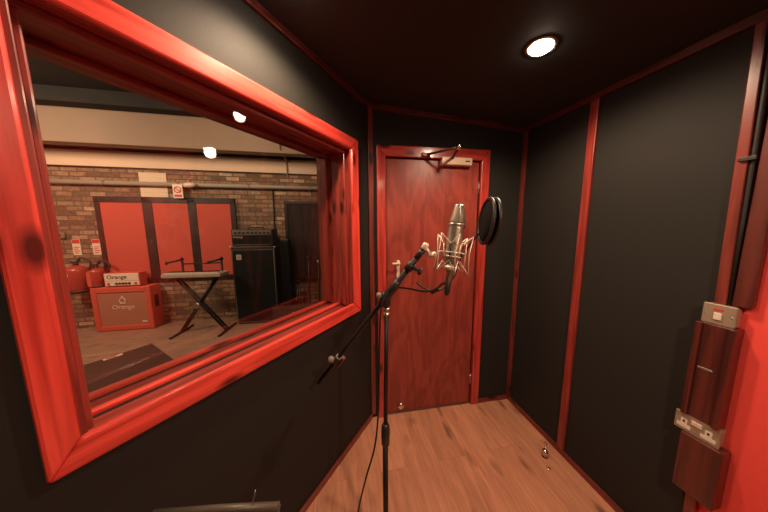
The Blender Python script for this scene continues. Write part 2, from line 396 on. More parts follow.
trim(MB().prism([(.994, 0, pz), (1.021, 0, pz), (1.062, 0, .036), (1.033, 0, .036)], (0, -.02, 0), .003), post[2], FR)   # slanted post batten
# wide trunking board above the isolator switch
trim(MB().box((1.053, -.024, 1.208), (1.094, 0, 2.17), .003), mahog[2], FR)
# ------------------------------------------------------------------ door
dt = struct(thing('door_1', 'flat red plywood door in a red pine frame at the back of the booth', 'door', FK @ V(((D0+D1)/2, 0, 0))))
MB().box((D0+.004, .012, .006), (D1-.004, .055, DZ-.004), .002).build('leaf', M['veneer'], dt, FK)
mb = MB()
for x0, x1 in ((D0-.02, D0), (D1, D1+.02)): mb.box((x0, 0, 0), (x1, .10, DZ))
mb.box((D0-.02, 0, DZ), (D1+.02, .10, DZ+.02)); mb.box((D0, .056, 0), (D0+.012, .085, DZ)); mb.box((D1-.012, .056, 0), (D1, .085, DZ)); mb.box((D0, .056, DZ-.012), (D1, .085, DZ))
mb.build('door_lining', dark[2], dt, FK)
def arch_v(x0, x1, z0, z1, mit_in, side, y0, y1, m, parent, fr, z_bot_mitre=None):
    """upright of a mitred frame: outer edge x0, inner edge x1"""
    zb = z0 if z_bot_mitre is None else z_bot_mitre
    return MB().prism([(x0, y0, z0), (x1, y0, zb), (x1, y0, mit_in), (x0, y0, z1)], (0, y1-y0, 0), .005).build('architrave', m, parent, fr)
arch_v(AO, D0, 0, AT, DZ, 0, 0, -.02, red_dim[2], dt, FK)
arch_v(AI, D1, 0, AT+.006, DZ, 0, 0, -.02, red_dim[2], dt, FK)
MB().prism([(AO, 0, AT), (AI, 0, AT+.006), (D1, 0, DZ), (D0, 0, DZ)], (0, -.02, 0), .005).build('architrave', red_dim[0], dt, FK)
# door handle (partly behind the boom)
hx, hz = D0+.052, 1.222
dh = MB().box((hx+.032, .002, hz-.13), (hx+.056, .012, hz+.03), .003).build('handle_plate', M['closer'], dt, FK)
MB().lathe([(.013, 0), (.013, .012), (.008, .016), (.008, .045)], (hx+.044, .004, hz+.012), (0, -1, 0), 16).tube([(hx+.044, -.036, hz+.012), (hx+.020, -.038, hz+.012), (hx-.008, -.034, hz+.010)], .008, 10, smooth=4).build('lever', M['closer'], dh, FK)
MB().lathe([(.011, 0), (.011, .008), (.004, .01)], (hx+.044, .004, hz-.105), (0, -1, 0), 14).build('lock_turn', M['chrome'], dh, FK)
for z in (1.79, .22): 
    MB().tube([(D1-.002, .006, z-.045), (D1-.002, .006, z+.045)], .0055, 10).build('hinge', M['steel'], dt, FK)
MB().lathe([(.029, 0), (.029, .005), (.022, .012), (.010, .016), (0, .016)], (.2415, .012, .052), (0, -1, 0), 20).build('round_stop', M['chrome'], dt, FK)
# door closer: body on the leaf, folding arm reaching the head of the frame
cl = thing('door_closer', 'pale metal door closer with dark folding arm at the top of the red door', 'door closer', FK @ V((.65, .012, 1.95)))
MB().box((.520, -.038, 1.938), (.755, .012, 1.992), .006, 3).build('body', M['closer'], cl, FK)
MB().box((.700, -.0386, 1.960), (.735, -.0375, 1.970)).build('maker_mark', M['bronze'], cl, FK)
k1 = FK @ V((.600, -.045, 1.990)); k2 = at(459, 147, 1.44); k3 = FK @ V((.414, -.030, 2.001))
MB().tube([FK @ V((.600, -.02, 1.97)), k1, k1+(k2-k1)*.1, k2], .0095, 8).build('lower_arm', M['bronze'], cl)
MB().tube([k2, k3], .008, 8).build('upper_arm', M['bronze'], cl)
MB().lathe([(.014, -.012), (.014, .012), (.008, .016), (0, .017)], k2, (0, 0, 1), 14).build('elbow_pin', M['chrome'], cl)
MB().box((.375, -.034, 1.990), (.435, -.02, 2.014), .003).build('bracket', M['bronze'], cl, FK)

# ------------------------------------------------------------------ window in the left wall
wn = struct(thing('window_1', 'big red pine framed double glazed window onto the live room', 'window', FL @ V(((S0+S1)/2, 0, Z0))))
oS0, oS1, oZ0, oZ1 = .145, 1.353, .931, 2.033   # architrave outer edges
AF = .022
def arch(pts, ax): MB().prism(pts, (0, AF, 0), .007).build('architrave', red[ax], wn, FL)
E_ = .010
i0, i1, j0, j1 = S0-.002, S1+.011, 1.005, Z1+.003
arch([(oS0, 0, oZ0), (i0, 0, j0), (i0, 0, j1), (oS0, 0, oZ1)], 2)
arch([(oS1, 0, oZ0), (i1, 0, j0), (i1, 0, j1), (oS1, 0, oZ1)], 2)
arch([(oS0, 0, oZ0), (oS1, 0, oZ0), (i1, 0, j0), (i0, 0, j0)], 0)
arch([(oS0, 0, oZ1), (oS1, 0, oZ1), (i1, 0, j1), (i0, 0, j1)], 0)
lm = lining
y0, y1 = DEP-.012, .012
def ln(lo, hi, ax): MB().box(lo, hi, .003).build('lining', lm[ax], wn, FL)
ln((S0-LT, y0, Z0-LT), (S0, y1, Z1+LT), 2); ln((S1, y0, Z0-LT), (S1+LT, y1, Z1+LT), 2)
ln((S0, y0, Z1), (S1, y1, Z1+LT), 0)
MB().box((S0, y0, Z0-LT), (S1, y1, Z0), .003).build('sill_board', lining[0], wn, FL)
def bead(lo, hi, ax): MB().box(lo, hi, .004).build('glazing_bead', red[ax] if ax == 0 and lo[2] < 1.2 else lining[ax], wn, FL)  # bottom beads stay bright red, the rest take the shade-darkened board colour
for wa, wb in ((-.066, -.022), (-.235, -.168)):
    t = .020
    bead((S0, wa, Z0+.016), (S0+t, wb, Z1-t), 2); bead((S1-.014, wa, Z0+.016), (S1, wb, Z1-t), 2)
    wc, wd = (-.130, -.106) if wa > -.1 else (-.235, -.208)
    MB().box((S0, wd, Z0-.001), (S1, wd+.010, Z0+.002)).build('groove_shade', M['rubber'], wn, FL)  # black strip added as the shadow in the groove before each bottom bead
    bead((S0, wc, Z0), (S1, wd, Z0+.016), 0); bead((S0, wa, Z1-t), (S1, wb, Z1), 0)
def pane(wc, ty, tz):
    zc, sc = (Z0+Z1)/2, (S0+S1)/2
    c = V((sc, wc, zc)); n = Matrix.Rotation(tz, 3, 'Z') @ V((0, math.cos(ty), math.sin(ty)))
    def P(s, z):  # point of the pane's plane at s, z
        return V((s, c.y - (n.x*(s-c.x)+n.z*(z-c.z))/n.y, z))
    MB().prism([P(S0, Z0+.001), P(S1, Z0+.001), P(S1, Z1-.001), P(S0, Z1-.001)], (0, -.006, 0)).build('glass_pane', M['glass'], wn, FL)
pane(-.100, math.radians(-5), math.radians(3))
pane(-.188, math.radians(1.5), math.radians(4))

# ------------------------------------------------------------------ SETTING : live room behind the glass
Bp = lambda x, o, z: FB @ V((x, -o, z))
struct(MB().prism([Bp(-3.2, 0, ZC), Bp(6, 0, ZC), Bp(6, 7, ZC), Bp(-3.2, 7, ZC)], (0, 0, -.08)).build('floor_live_room', M['floor2']))
struct(MB().box((-3.3, 0, ZC), (6, .2, 3.5)).build('wall_far', M['brick'], None, FB))
struct(MB().box((-3.3, -7, ZC), (-3.2, 0, 3.5)).build('wall_far_left', M['cream'], None, FB))
struct(MB().box((-3.3, -7, 3.4), (6, 0, 3.5)).build('ceiling_live_room', M['blackhole'], None, FB))
trim(MB().box((-3.2, -.05, 2.50), (6, 0, 2.745), .004), M['cream'], FB)        # cream band
trim(MB().box((-3.2, -.012, 2.48), (6, 0, 2.50)), M['farframe'], FB)
trim(MB().box((-3.2, -.02, 2.745), (6, 0, 3.4)), M['blackhole'], FB)           # dark recess
trim(MB().box((-3.2, -.42, 2.74), (6, -.24, 3.26), .01), M['tan'], FB)       # tan beam in front
trim(MB().box((-3.2, -.60, 3.21), (6, -.42, 3.40), .01), M['blackhole'], FB)
# conduit along the wall
pp = thing('conduit', 'long grey horizontal conduit pipe across the far brick wall', 'pipe', FB @ V((0, -.04, 2.245)))
MB().tube([(-3.1, -.045, 2.245), (5.5, -.045, 2.245)], .036, 12).build('pipe', M['pipe'], pp, FB)
for x in (-1.2, -.15, .95, 2.0): MB().box((x-.012, -.085, 2.205), (x+.012, 0, 2.287), .003).build('clip', M['piping'], pp, FB)
tag(MB().tube([(1.585, -.43, 3.10), (1.60, -.43, 2.80), (1.615, -.09, 2.72), (1.62, -.070, 2.50), (1.622, -.03, 2.45)], .016, 8, smooth=5).build('drop_cable', M['tan'], None, FB), 'pale drop cable hanging down the cream beam near the right of the window', 'cable')
tag(MB().tube([(1.34, -.012, 2.20), (1.325, -.014, 1.6), (1.32, -.012, .3)], .014, 8).build('wall_cable', M['rubber'], None, FB), 'dark vertical cable running down the brick wall behind the tall black cabinet', 'cable')
# red fabric panels in a dark frame
pn = thing('wall_panel', 'wide dark framed wall board with three red fabric panels on the brick wall', 'wall panel', FB @ V((-.35, -.03, .60)))
fb = MB(); xs = [-1.385, -1.315, -.725, -.585, -.055, .070, .610, .690]; zb, zt = .60, 2.03
for a, b in ((0, 1), (2, 3), (4, 5), (6, 7)): fb.box((xs[a], -.05, zb), (xs[b], 0, zt))
fb.box((xs[0], -.05, zt-.095), (xs[7], -.001, zt)); fb.box((xs[0], -.05, zb), (xs[7], -.001, zb+.05))
fb.build('frame', M['farframe'], pn, FB)
for a, b in ((1, 2), (3, 4), (5, 6)): MB().box((xs[a], -.042, zb+.05), (xs[b], -.002, zt-.095), .004).build('fabric_panel', M['farpanel'], pn, FB)
# dark opening at the right
ow = thing('dark_window', 'dark blacked out window with thin wooden frame on the brick wall at right', 'window', FB @ V((1.85, 0, .5)))
MB().box((1.56, -.02, .58), (2.40, .0, 1.95)).build('blackout_board', M['blackhole'], ow, FB)
f_ = MB(); f_.box((1.52, -.04, .5), (1.57, 0, 2.0)).box((2.40, -.04, .5), (2.45, 0, 2.0)).box((1.57, -.04, 1.95), (2.40, 0, 2.0)).box((1.50, -.07, .50), (2.47, 0, .58)); f_.build('frame', M['farframe'], ow, FB)
# signs
sg = thing('prohibition_sign', 'small pale prohibition sign with a red ring fixed below the pipe', 'sign', FB @ V((-.15, -.09, 2.02)))
MB().box((-.222, -.092, 2.015), (-.078, -.086, 2.245)).build('plate', M['cream2'], sg, FB)
ring = MB(); cc = V((-.15, -.094, 2.155)); ring.tube([cc+V((math.cos(a)*.048, 0, math.sin(a)*.048)) for a in [2*PI*i/20 for i in range(20)]], .008, 6, True).tube([cc+V((-.034, 0, .034)), cc+V((.034, 0, -.034))], .007, 6)
ring.build('red_ring', M['redink'], sg, FB)
MB().box((-.205, -.094, 2.035), (-.095, -.092, 2.075)).build('red_band', M['redink'], sg, FB)
for x, lab in ((-1.745, 'small red and white notice above the wider red extinguisher'), (-1.475, 'small red and white notice nearest the dark panel frame')):
    g = thing('notice', lab, 'sign', FB @ V((x, -.004, 1.09)), 'notices on the brick wall')
    MB().box((x-.055, -.008, 1.07), (x+.055, 0, 1.33)).build('plate', M['cream2'], g, FB)
    MB().box((x-.050, -.010, 1.262), (x+.050, -.008, 1.325)).build('red_heading', M['redink'], g, FB)
    n_ = MB()
    for k in range(4): n_.box((x-.038, -.010, 1.195-k*.032), (x+.038-.02*(k % 2), -.008, 1.209-k*.032))
    n_.build('print_lines', M['redink'], g, FB)
ws = thing('wall_switch', 'tiny grey switch on the bricks beside the left window frame', 'switch', FB @ V((-1.90, 0, 1.36)))
MB().box((-1.95, -.03, 1.35), (-1.86, 0, 1.45), .006).build('back_box', M['piping'], ws, FB); MB().box((-1.93, -.037, 1.385), (-1.905, -.03, 1.415), .002).build('rocker', M['ink'], ws, FB)
bl = thing('bulkhead_lamp', 'small white oval lamp on the conduit right of the prohibition sign', 'lamp', FB @ V((.02, -.09, 2.2)))
MB().lathe([(.001, 0), (.03, .01), (.042, .06), (.042, .12), (.03, .17), (.001, .18)], (-.045, -.11, 2.225), (1, 0, .08), 14).build('cover', M['cream2'], bl, FB)
MB().box((-.04, -.11, 2.225), (.09, -.08, 2.245), .003).build('bracket', M['pipe'], bl, FB)

# fire extinguishers
def extinguisher(x, o, r, z0, h, lab, label_plate):
    e = thing('fire_extinguisher', lab, 'fire extinguisher', FB @ V((x, -o, z0)), 'fire extinguishers by the brick wall')
    MB().lathe([(r*.9, 0), (r, .02), (r, h*.80), (r*.9, h*.88), (r*.55, h*.95), (r*.28, h), (0, h)], (x, -o, z0), (0, 0, 1), 24).build('cylinder', M['extred'], e, FB)
    MB().box((x-.05, -o-r*.2, z0+h*.3), (x+.05, 0, z0+h*.6), .004).build('wall_bracket', M['blackm'], e, FB)
    MB().lathe([(r*1.02, -.03), (r*1.04, .02), (r*.98, .025)], (x, -o, z0), (0, 0, 1), 24).build('base_ring', M['blackp'], e, FB)
    MB().lathe([(.03, 0), (.03, .03), (.018, .035), (.018, .055)], (x, -o, z0+h), (0, 0, 1), 12).tube([(x-.05, -o-.02, z0+h+.05), (x+.02, -o, z0+h+.05), (x+.11, -o-.05, z0+h+.075)], .011, 8).build('valve_handle', M['blackm'], e, FB)
    MB().tube([(x+.02, -o, z0+h+.04), (x+.10, -o-.02, z0+h+.12), (x+.22, -o-.03, z0+h+.04), (x+r+.05, -o-.05, z0+h*.6), (x+r+.02, -o-.06, z0+h*.3)], .013, 8, smooth=6).build('hose', M['rubber'], e, FB)
    if label_plate: MB().box((x-.10, -o-r-.004, z0+h*.60), (x+.0, -o-r+.03, z0+h*.70), .002).build('sticker', M['cream2'], e, FB)
    else: MB().box((x-.055, -o-r-.004, z0+h*.05), (x-.0, -o-r+.03, z0+h*.8), .002).build('sticker', M['orange'], e, FB)
extinguisher(-1.665, .15, .135, .50, .42, 'wider red fire extinguisher with white sticker, nearest the left window frame', True)
extinguisher(-1.430, .125, .102, .555, .31, 'narrower red fire extinguisher with black hose, behind the orange cabinet', False)

# orange guitar cabinet and small head
OB = on_floor(96.5, 332.5, ZC); OA = math.radians(10)
FO = frame(OB, (math.cos(OA), math.sin(OA), 0))
oc = thing('guitar_cabinet', 'orange red guitar speaker cabinet with brown grille cloth, below the small white amp', 'speaker cabinet', FO @ V((.41, .2, 0)))
ow_, od_, oh_ = .835, .225, .745
cb = MB(); cb.box((0, 0, .005), (.075, od_, oh_), .012).box((ow_-.075, 0, .005), (ow_, od_, oh_), .012).box((.07, 0, oh_-.09), (ow_-.07, od_, oh_), .012).box((.07, 0, .005), (ow_-.07, od_, .085), .012).box((.07, .06, .08), (ow_-.07, od_-.01, oh_-.08))
cb.build('shell', M['orange'], oc, FO)
MB().box((.074, .014, .083), (ow_-.074, .062, oh_-.088), .003).build('grille', M['grillcloth'], oc, FO)
for x in (.03, ow_-.09):
    for y in (.02, od_-.08): MB().lathe([(.025, 0), (.028, .005), (.02, .006)], (x+.03, y+.03, 0), (0, 0, 1), 12).build('foot', M['blackp'], oc, FO)
hd = MB().box((ow_-.002, .07, .36), (ow_+.004, .155, .57), .002).build('handle_recess', M['mesh'], oc, FO)
cw_ = MB(); cx_, cz_ = .42, .515
cw_.tube([(cx_+math.cos(a)*.040, .010, cz_+math.sin(a)*.044) for a in [2*PI*i/16 for i in range(16)]], .007, 6, True).tube([(cx_-.045, .010, cz_-.055), (cx_, .010, cz_-.04), (cx_+.045, .010, cz_-.055)], .007, 6)
cw_.tube([(cx_-.02, .01, cz_+.05), (cx_, .01, cz_+.075), (cx_+.02, .01, cz_+.05)], .006, 6)
cw_.build('crest', M['cream2'], oc, FO)
text_mesh('Orange', .105, .002, M['cream2'], 'lettering', oc, FO @ Matrix.Translation((cx_+.0, .008, .405)))
MB().box((.665, .006, .125), (.735, .014, .15), .002).build('badge', M['cream2'], oc, FO)
FH = FO @ Matrix.Translation((.20, .02, oh_)) @ Matrix.Rotation(math.radians(0), 4, 'Z')
hd_ = thing('guitar_amp', 'small pale guitar amp head with dark knobs on the orange cabinet', 'amplifier', FH @ V((.25, .1, 0)))
MB().box((0, 0, .012), (.50, .15, .235), .010).build('case', M['orange'], hd_, FH)
MB().box((.012, -.006, .105), (.488, .004, .225), .004).build('front_panel', M['cream2'], hd_, FH)
MB().box((.012, -.004, .025), (.488, .004, .100), .003).build('control_strip', M['cream2'], hd_, FH)
text_mesh('Orange', .092, .002, M['ink'], 'lettering', hd_, FH @ Matrix.Translation((.185, -.008, .168)))
for i, x in enumerate((.06, .17, .215, .26, .305, .35, .44)): MB().lathe([(.016, 0), (.014, .018), (0, .019)], (x, -.004, .062), (0, -1, 0), 12).build('knob', M['ink'] if 0 < i < 6 else M['redink'], hd_, FH)
for x in (.04, .46):
    for y in (.035, .12): MB().lathe([(.015, 0), (.015, .013)], (x, y, 0), (0, 0, 1), 10).build('foot', M['blackp'], hd_, FH)

# bass stack
SBo = on_floor(237, 325, ZC); FS = frame(SBo, (math.cos(math.radians(7)), math.sin(math.radians(7)), 0))
bc = thing('bass_cabinet', 'tall black bass speaker cabinet with grey piping and a square badge', 'speaker cabinet', FS @ V((.35, .2, 0)))
bw_, bh_ = .715, 1.385
MB().box((0, .012, .02), (bw_, .33, bh_), .012).build('shell', M['blackp'], bc, FS)
MB().box((.035, .004, .055), (bw_-.035, .014, bh_-.075), .003).build('grille', M['mesh'], bc, FS)
pg = MB(); q_ = [(.022, .008, .042), (bw_-.022, .008, .042), (bw_-.022, .008, bh_-.055), (.022, .008, bh_-.055)]
pg.tube(q_, .006, 6, True); pg.tube([(.0, .012, bh_-.006), (bw_, .012, bh_-.006)], .007, 6); pg.build('piping', M['piping'], bc, FS)
MB().box((.085, -.002, 1.16), (.165, .006, 1.25), .002).build('badge', M['silverink'], bc, FS)
text_mesh('a', .10, .001, M['grillcloth'], 'badge_letter', bc, FS @ Matrix.Translation((.125, -.003, 1.21)))
for x in (.0, bw_):
    MB().box((x-.012, .004, bh_-.035), (x+.012, .03, bh_+.004), .004).build('corner_cap', M['steel'], bc, FS)
for x in (.05, bw_-.05):
    for y in (.06, .28): MB().lathe([(.03, 0), (.03, .022)], (x, y, 0), (0, 0, 1), 12).build('foot', M['blackp'], bc, FS)
FH2 = FS @ Matrix.Translation((.022, .02, bh_))
bh2 = thing('bass_amp', 'black bass amp head with a grey knob panel on the tall black cabinet', 'amplifier', FH2 @ V((.33, .15, 0)))
MB().box((0, 0, .012), (.665, .28, .295), .012).build('case', M['blackp'], bh2, FH2)
MB().box((.02, -.004, .205), (.645, .006, .275), .003).build('control_panel', M['ampface'], bh2, FH2)
MB().box((.02, -.003, .04), (.645, .006, .195), .003).build('grille', M['mesh'], bh2, FH2)
MB().tube([(.015, -.003, .2), (.65, -.003, .2)], .004, 6).tube([(.015, -.003, .03), (.65, -.003, .03)], .004, 6).build('piping', M['piping'], bh2, FH2)
text_mesh('Ampeg', .055, .001, M['silverink'], 'lettering', bh2, FH2 @ Matrix.Translation((.105, -.006, .165)))
for i in range(9): MB().lathe([(.017, 0), (.015, .02), (0, .021)], (.07+i*.066, -.004, .24), (0, -1, 0), 10).build('knob', M['ink'], bh2, FH2)
for x in (.06, .60):
    for y in (.05, .23): MB().lathe([(.02, 0), (.02, .013)], (x, y, 0), (0, 0, 1), 10).build('foot', M['blackp'], bh2, FH2)
MB().tube([(.20, .17, .293), (.23, .17, .325), (.45, .17, .325), (.48, .17, .293)], .014, 8).build('handle', M['rubber'], bh2, FH2)
# darker second stack behind it
FS2 = frame(FS @ V((.76, .13, 0)), (math.cos(math.radians(7)), math.sin(math.radians(7)), 0))
b2 = thing('speaker_column', 'slim black loudspeaker standing half hidden behind the tall black cabinet', 'loudspeaker', FS2 @ V((.12, .12, 0)))
MB().box((0, 0, .0), (.15, .18, 1.50), .015).build('case', M['blackp'], b2, FS2); MB().box((.012, -.004, .05), (.138, .004, 1.45), .003).build('grille', M['mesh'], b2, FS2)
# low flight case and thin stands to the right of the stack
KP = on_floor(273, 324.5, ZC); FKc = frame(KP, (math.cos(math.radians(11)), math.sin(math.radians(11)), 0))
fc = thing('flight_case', 'low dark flight case lying on the floor right of the tall black cabinet', 'case', FKc @ V((.3, .15, 0)))
MB().box((0, 0, .0), (.75, .15, .17), .008).build('base', M['blackp'], fc, FKc); MB().box((0, 0, .174), (.75, .15, .29), .008).build('lid', M['rug'], fc, FKc)
MB().box((.33, -.012, .135), (.42, .0, .205), .003).build('latch', M['steel'], fc, FKc)
gs = thing('guitar_stand', 'dark slanting guitar stand in front of the bricks under the dark window', 'stand', FB @ V((1.74, -.2, ZC)))
MB().tube([(1.80, -.36, ZC), (1.74, -.20, .52)], .022, 8).build('leg', M['blackm'], gs, FB); MB().tube([(1.69, -.36, ZC), (1.74, -.20, .52)], .022, 8).build('leg', M['blackm'], gs, FB)
MB().tube([(1.74, -.07, ZC), (1.74, -.20, .52)], .018, 8).build('leg', M['blackm'], gs, FB); MB().tube([(1.68, -.25, .50), (1.80, -.25, .50)], .015, 8).build('yoke', M['blackm'], gs, FB)
for x, z, lab in ((1.94, .92, 'taller of two thin black stands under the dark window'), (2.12, .84, 'thin black stand nearest the right window jamb')):
    st = thing('thin_stand', lab, 'stand', FB @ V((x, -.25, ZC)), 'thin stands by the dark window')
    MB().tube([(x, -.25, ZC+.02), (x, -.25, z)], .013, 8).build('pole', M['blackm'], st, FB)
    MB().lathe([(.085, 0), (.085, .012), (.03, .03), (.02, .03)], (x, -.25, ZC), (0, 0, 1), 18).build('base', M['blackm'], st, FB)
    MB().lathe([(.012, 0), (.026, .02), (.026, .05), (.010, .07)], (x, -.25, z-.01), (0, 0, 1), 12).build('clip', M['chrome'] if x > 2 else M['blackm'], st, FB)

# keyboard on its X stand
kA, kB = at(160.5, 277.5, 3.45), at(220, 274.5, 3.54)
kz = (kA.z+kB.z)/2; kd = V((kB.x-kA.x, kB.y-kA.y, 0)); kl = kd.length
FY = frame((kA.x, kA.y, kz-.045), kd)
kb = thing('keyboard', 'silver electric keyboard lying across the black folding stand', 'keyboard', FY @ V((kl/2, .14, 0)))
MB().box((0, 0, .016), (kl, .26, .075), .010).build('case', M['silverb'], kb, FY)
wk = MB(); nk = 46
for i in range(nk): wk.box((.03+i*(kl-.06)/nk, .004, .074), (.03+(i+.93)*(kl-.06)/nk, .15, .090))
o = wk.build('white_keys', M['whitekey'], kb, FY)
bkk = MB()
for i in range(nk-1):
    if i % 7 not in (2, 6): bkk.box((.03+(i+.72)*(kl-.06)/nk, .06, .089), (.03+(i+1.22)*(kl-.06)/nk, .15, .099))
bkk.build('black_keys', M['ink'], kb, FY)
ks = thing('keyboard_stand', 'black folding X keyboard stand with an upper tier of arms', 'keyboard stand', FY @ V((kl/2, .14, ZC-kz+.045)))
zf = ZC-(kz-.045)
for yy, dx in ((.10, 0), (.15, .012)):
    MB().tube([(.14+dx, yy, -.014), (.80+dx, yy, zf+.03)], .017, 8).build('leg', M['blackm'], ks, FY)
for yy in (.125, .20):
    MB().tube([(kl-.14, yy, -.014), (.10, yy, zf+.03)], .017, 8).build('leg', M['blackm'], ks, FY)
for x in (.10, .80): MB().tube([(x, -.10, zf+.018), (x, .40, zf+.018)], .018, 8).build('foot_bar', M['blackm'], ks, FY)
for x in (.14, kl-.14): MB().tube([(x, -.02, -.004), (x, .32, -.004)], .019, 8).build('top_bar', M['blackm'], ks, FY)
MB().lathe([(.045, -.06), (.045, .06)], (kl/2-.02, .13, zf*.5), (0, 1, 0), 16).build('pivot_disc', M['steel'], ks, FY)
for x in (.10, kl-.14):
    MB().tube([(x, .26, -.02), (x, .315, 0), (x, .315, .30)], .017, 8).build('upright', M['blackm'], ks, FY)
    MB().tube([(x+.03, .315, .27), (x-.09, .12, .235)], .016, 8).build('tier_arm', M['blackm'], ks, FY)
    MB().tube([(x-.09, .12, .21), (x-.09, .12, .26)], .014, 8).build('arm_tip', M['rubber'], ks, FY)
MB().tube([(.10, .315, .19), (kl-.14, .315, .20)], .011, 8).build('cross_bar', M['blackm'], ks, FY)

# mat on the live room floor
r0_, r1_, r2_ = [on_floor(*p, ZC) for p in ((152, 344), (178, 356), (80, 367))]
e1 = (r2_-r0_).normalized(); e2 = V((e1.y, -e1.x, 0)); e2 = -e2 if e2.dot(r1_-r0_) < 0 else e2
mt = thing('floor_mat', 'dark brown mat with a small pale label lying on the floor below the window', 'mat', r0_+e1*.7+e2*.6)
MB().prism([r0_, r0_+e1*1.5, r0_+e1*1.5+e2*1.25, r0_+e2*1.25], (0, 0, .01), .003).build('pile', M['rug'], mt)
p_ = on_floor(113, 357, ZC+.011); Fm = Matrix.Translation(p_) @ Matrix.Rotation(math.atan2(-e1.y, -e1.x), 4, 'Z')
MB().box((-.085, -.030, -.001), (.085, .030, .002)).build('label_patch', M['cream2'], mt, Fm)
MB().box((-.06, -.02, .002), (.03, .02, .003)).build('label_print', M['redink'], mt, Fm)

# ------------------------------------------------------------------ downlights in the booth ceiling
def downlight(P, lab, name='downlight', vis=True):
    P = V(P); P.z = ceil_z(P)
    nrm = V((-.0746, .0276, -1)).normalized()
    d = thing(name, lab, 'ceiling light', P, 'booth downlights')
    MB().lathe([(.044, .0005), (.044, .005), (.058, .004), (.060, 0)], P, nrm, 28).build('trim_ring', M['steel'], d)
    MB().lathe([(0, .003), (.043, .003), (.043, .006), (.034, .012), (.02, .016), (0, .017)], P, nrm, 28).build('lamp', M['lampglow'], d)
    return P + nrm*.035
PL1 = downlight((.665, 1.052, 0), 'round lit downlight in the black ceiling in front of the door')
PL2 = downlight((-.300, .835, 0), 'round downlight just above the top of the picture over the window')
PL3 = downlight((.62, -.35, 0), 'round downlight in the ceiling behind the camera')

# ------------------------------------------------------------------ isolator, sockets and trunking on the right wall
tb = thing('wooden_trunking_box', 'long mahogany stained box with a small metal label, between switch and sockets', 'box', FR @ V((1.03, 0, .74)))
MB().box((.992, -.042, .738), (1.082, 0, 1.128), .004).build('body', mahog[2], tb, FR)
mb = MB()
for x0, x1 in ((.989, 1.006), (1.067, 1.084)): mb.box((x0, -.050, .738), (x1, -.040, 1.128), .003)
mb.build('edge_strip', mahog[2], tb, FR)
MB().box((1.010, -.0445, .945), (1.048, -.0415, .953), .001).build('metal_label', M['steel'], tb, FR)
lb = thing('wooden_trunking_box', 'short plain mahogany stained box below the double socket', 'box', FR @ V((1.04, 0, .42)))
MB().box((1.000, -.052, .420), (1.106, 0, .664), .005).build('body', mahog[2], lb, FR)
def rock(x, z, w, h, m, par, y, nm='rocker'): return MB().box((x-w/2, y-.005, z-h/2), (x+w/2, y, z+h/2), .0015).build(nm, m, par, FR)
iso = thing('isolator_switch', 'grey metal isolator switch with one pale rocker, above the mahogany box', 'switch', FR @ V((1.035, 0, 1.13)))
MB().box((.998, -.030, 1.131), (1.070, 0, 1.203), .004).build('back_box', M['grey'], iso, FR)
MB().box((.995, -.036, 1.128), (1.073, -.029, 1.206), .004).build('face_plate', M['grey'], iso, FR)
rock(1.034, 1.161, .019, .026, M['whitep'], iso, -.036)
MB().box((1.022, -.0375, 1.182), (1.044, -.0355, 1.190), .0005).build('red_neon', M['redink'], iso, FR)
for x in (1.004, 1.064): MB().lathe([(.0028, 0), (.0028, .001), (0, .0012)], (x, -.036, 1.165), (0, -1, 0), 10).build('screw', M['steel'], iso, FR)
so = thing('double_socket', 'grey metal double power socket with white inserts between the two mahogany boxes', 'power socket', FR @ V((1.03, 0, .66)))
MB().box((.978, -.032, .667), (1.086, 0, .735), .004).build('back_box', M['grey'], so, FR)
MB().box((.973, -.039, .663), (1.090, -.031, .739), .004).build('face_plate', M['grey'], so, FR)
for x in (1.000, 1.063):
    s = MB().box((x-.019, -.0405, .676), (x+.019, -.0385, .692), .001).box((x-.009, -.0405, .692), (x+.009, -.0385, .715), .001).build('socket_insert', M['whitep'], so, FR)
    MB().box((x-.003, -.0415, .700), (x+.003, -.0402, .709), .0004).build('earth_hole', M['ink'], s, FR)
sw_ = MB().box((1.018, -.0405, .705), (1.046, -.0385, .724), .001).build('switch_insert', M['whitep'], so, FR)
for x in (1.025, 1.039): MB().box((x-.005, -.043, .707), (x+.005, -.0405, .722), .0008).build('rocker', M['closer'], sw_, FR)
cabl = tag(MB().tube([Rp(1.043, .010, 1.207), Rp(1.040, .010, 1.5), Rp(1.034, .010, 1.9), Rp(1.030, .010, 2.15)], .007, 10).build('power_cable', M['rubber'], None), 'black power cable running up between the post and the trunking board', 'cable')
# little clip of the cable on the post
tag(MB().box((1.012, -.030, 1.712), (1.050, -.0195, 1.726), .002).build('cable_clip', M['blackp'], None, FR), 'small black cable clip across the slanted red post', 'clip')

# floor door stop
ds = on_floor(544.5, 456.5)
dst = thing('door_stop', 'small chrome door stop ball on the floor by the right skirting', 'door stop', ds)
MB().lathe([(.020, 0), (.020, .004), (.013, .008), (.011, .018), (.017, .026), (.019, .036), (.015, .046), (0, .05)], ds, (0, 0, 1), 20).build('ball', M['chrome'], dst)
MB().lathe([(.004, .048), (.004, .072), (.008, .078), (.008, .100), (0, .104)], ds, (0, 0, 1), 12).build('pin', M['chrome'], dst)
d2 = on_floor(548.5, 468.5)
tag(MB().lathe([(.012, 0), (.011, .003), (.004, .004), (0, .004)], d2, (0, 0, 1), 16).build('floor_stud', M['steel'], None), 'tiny flat metal stud in the floorboards in front of the door stop', 'stud')

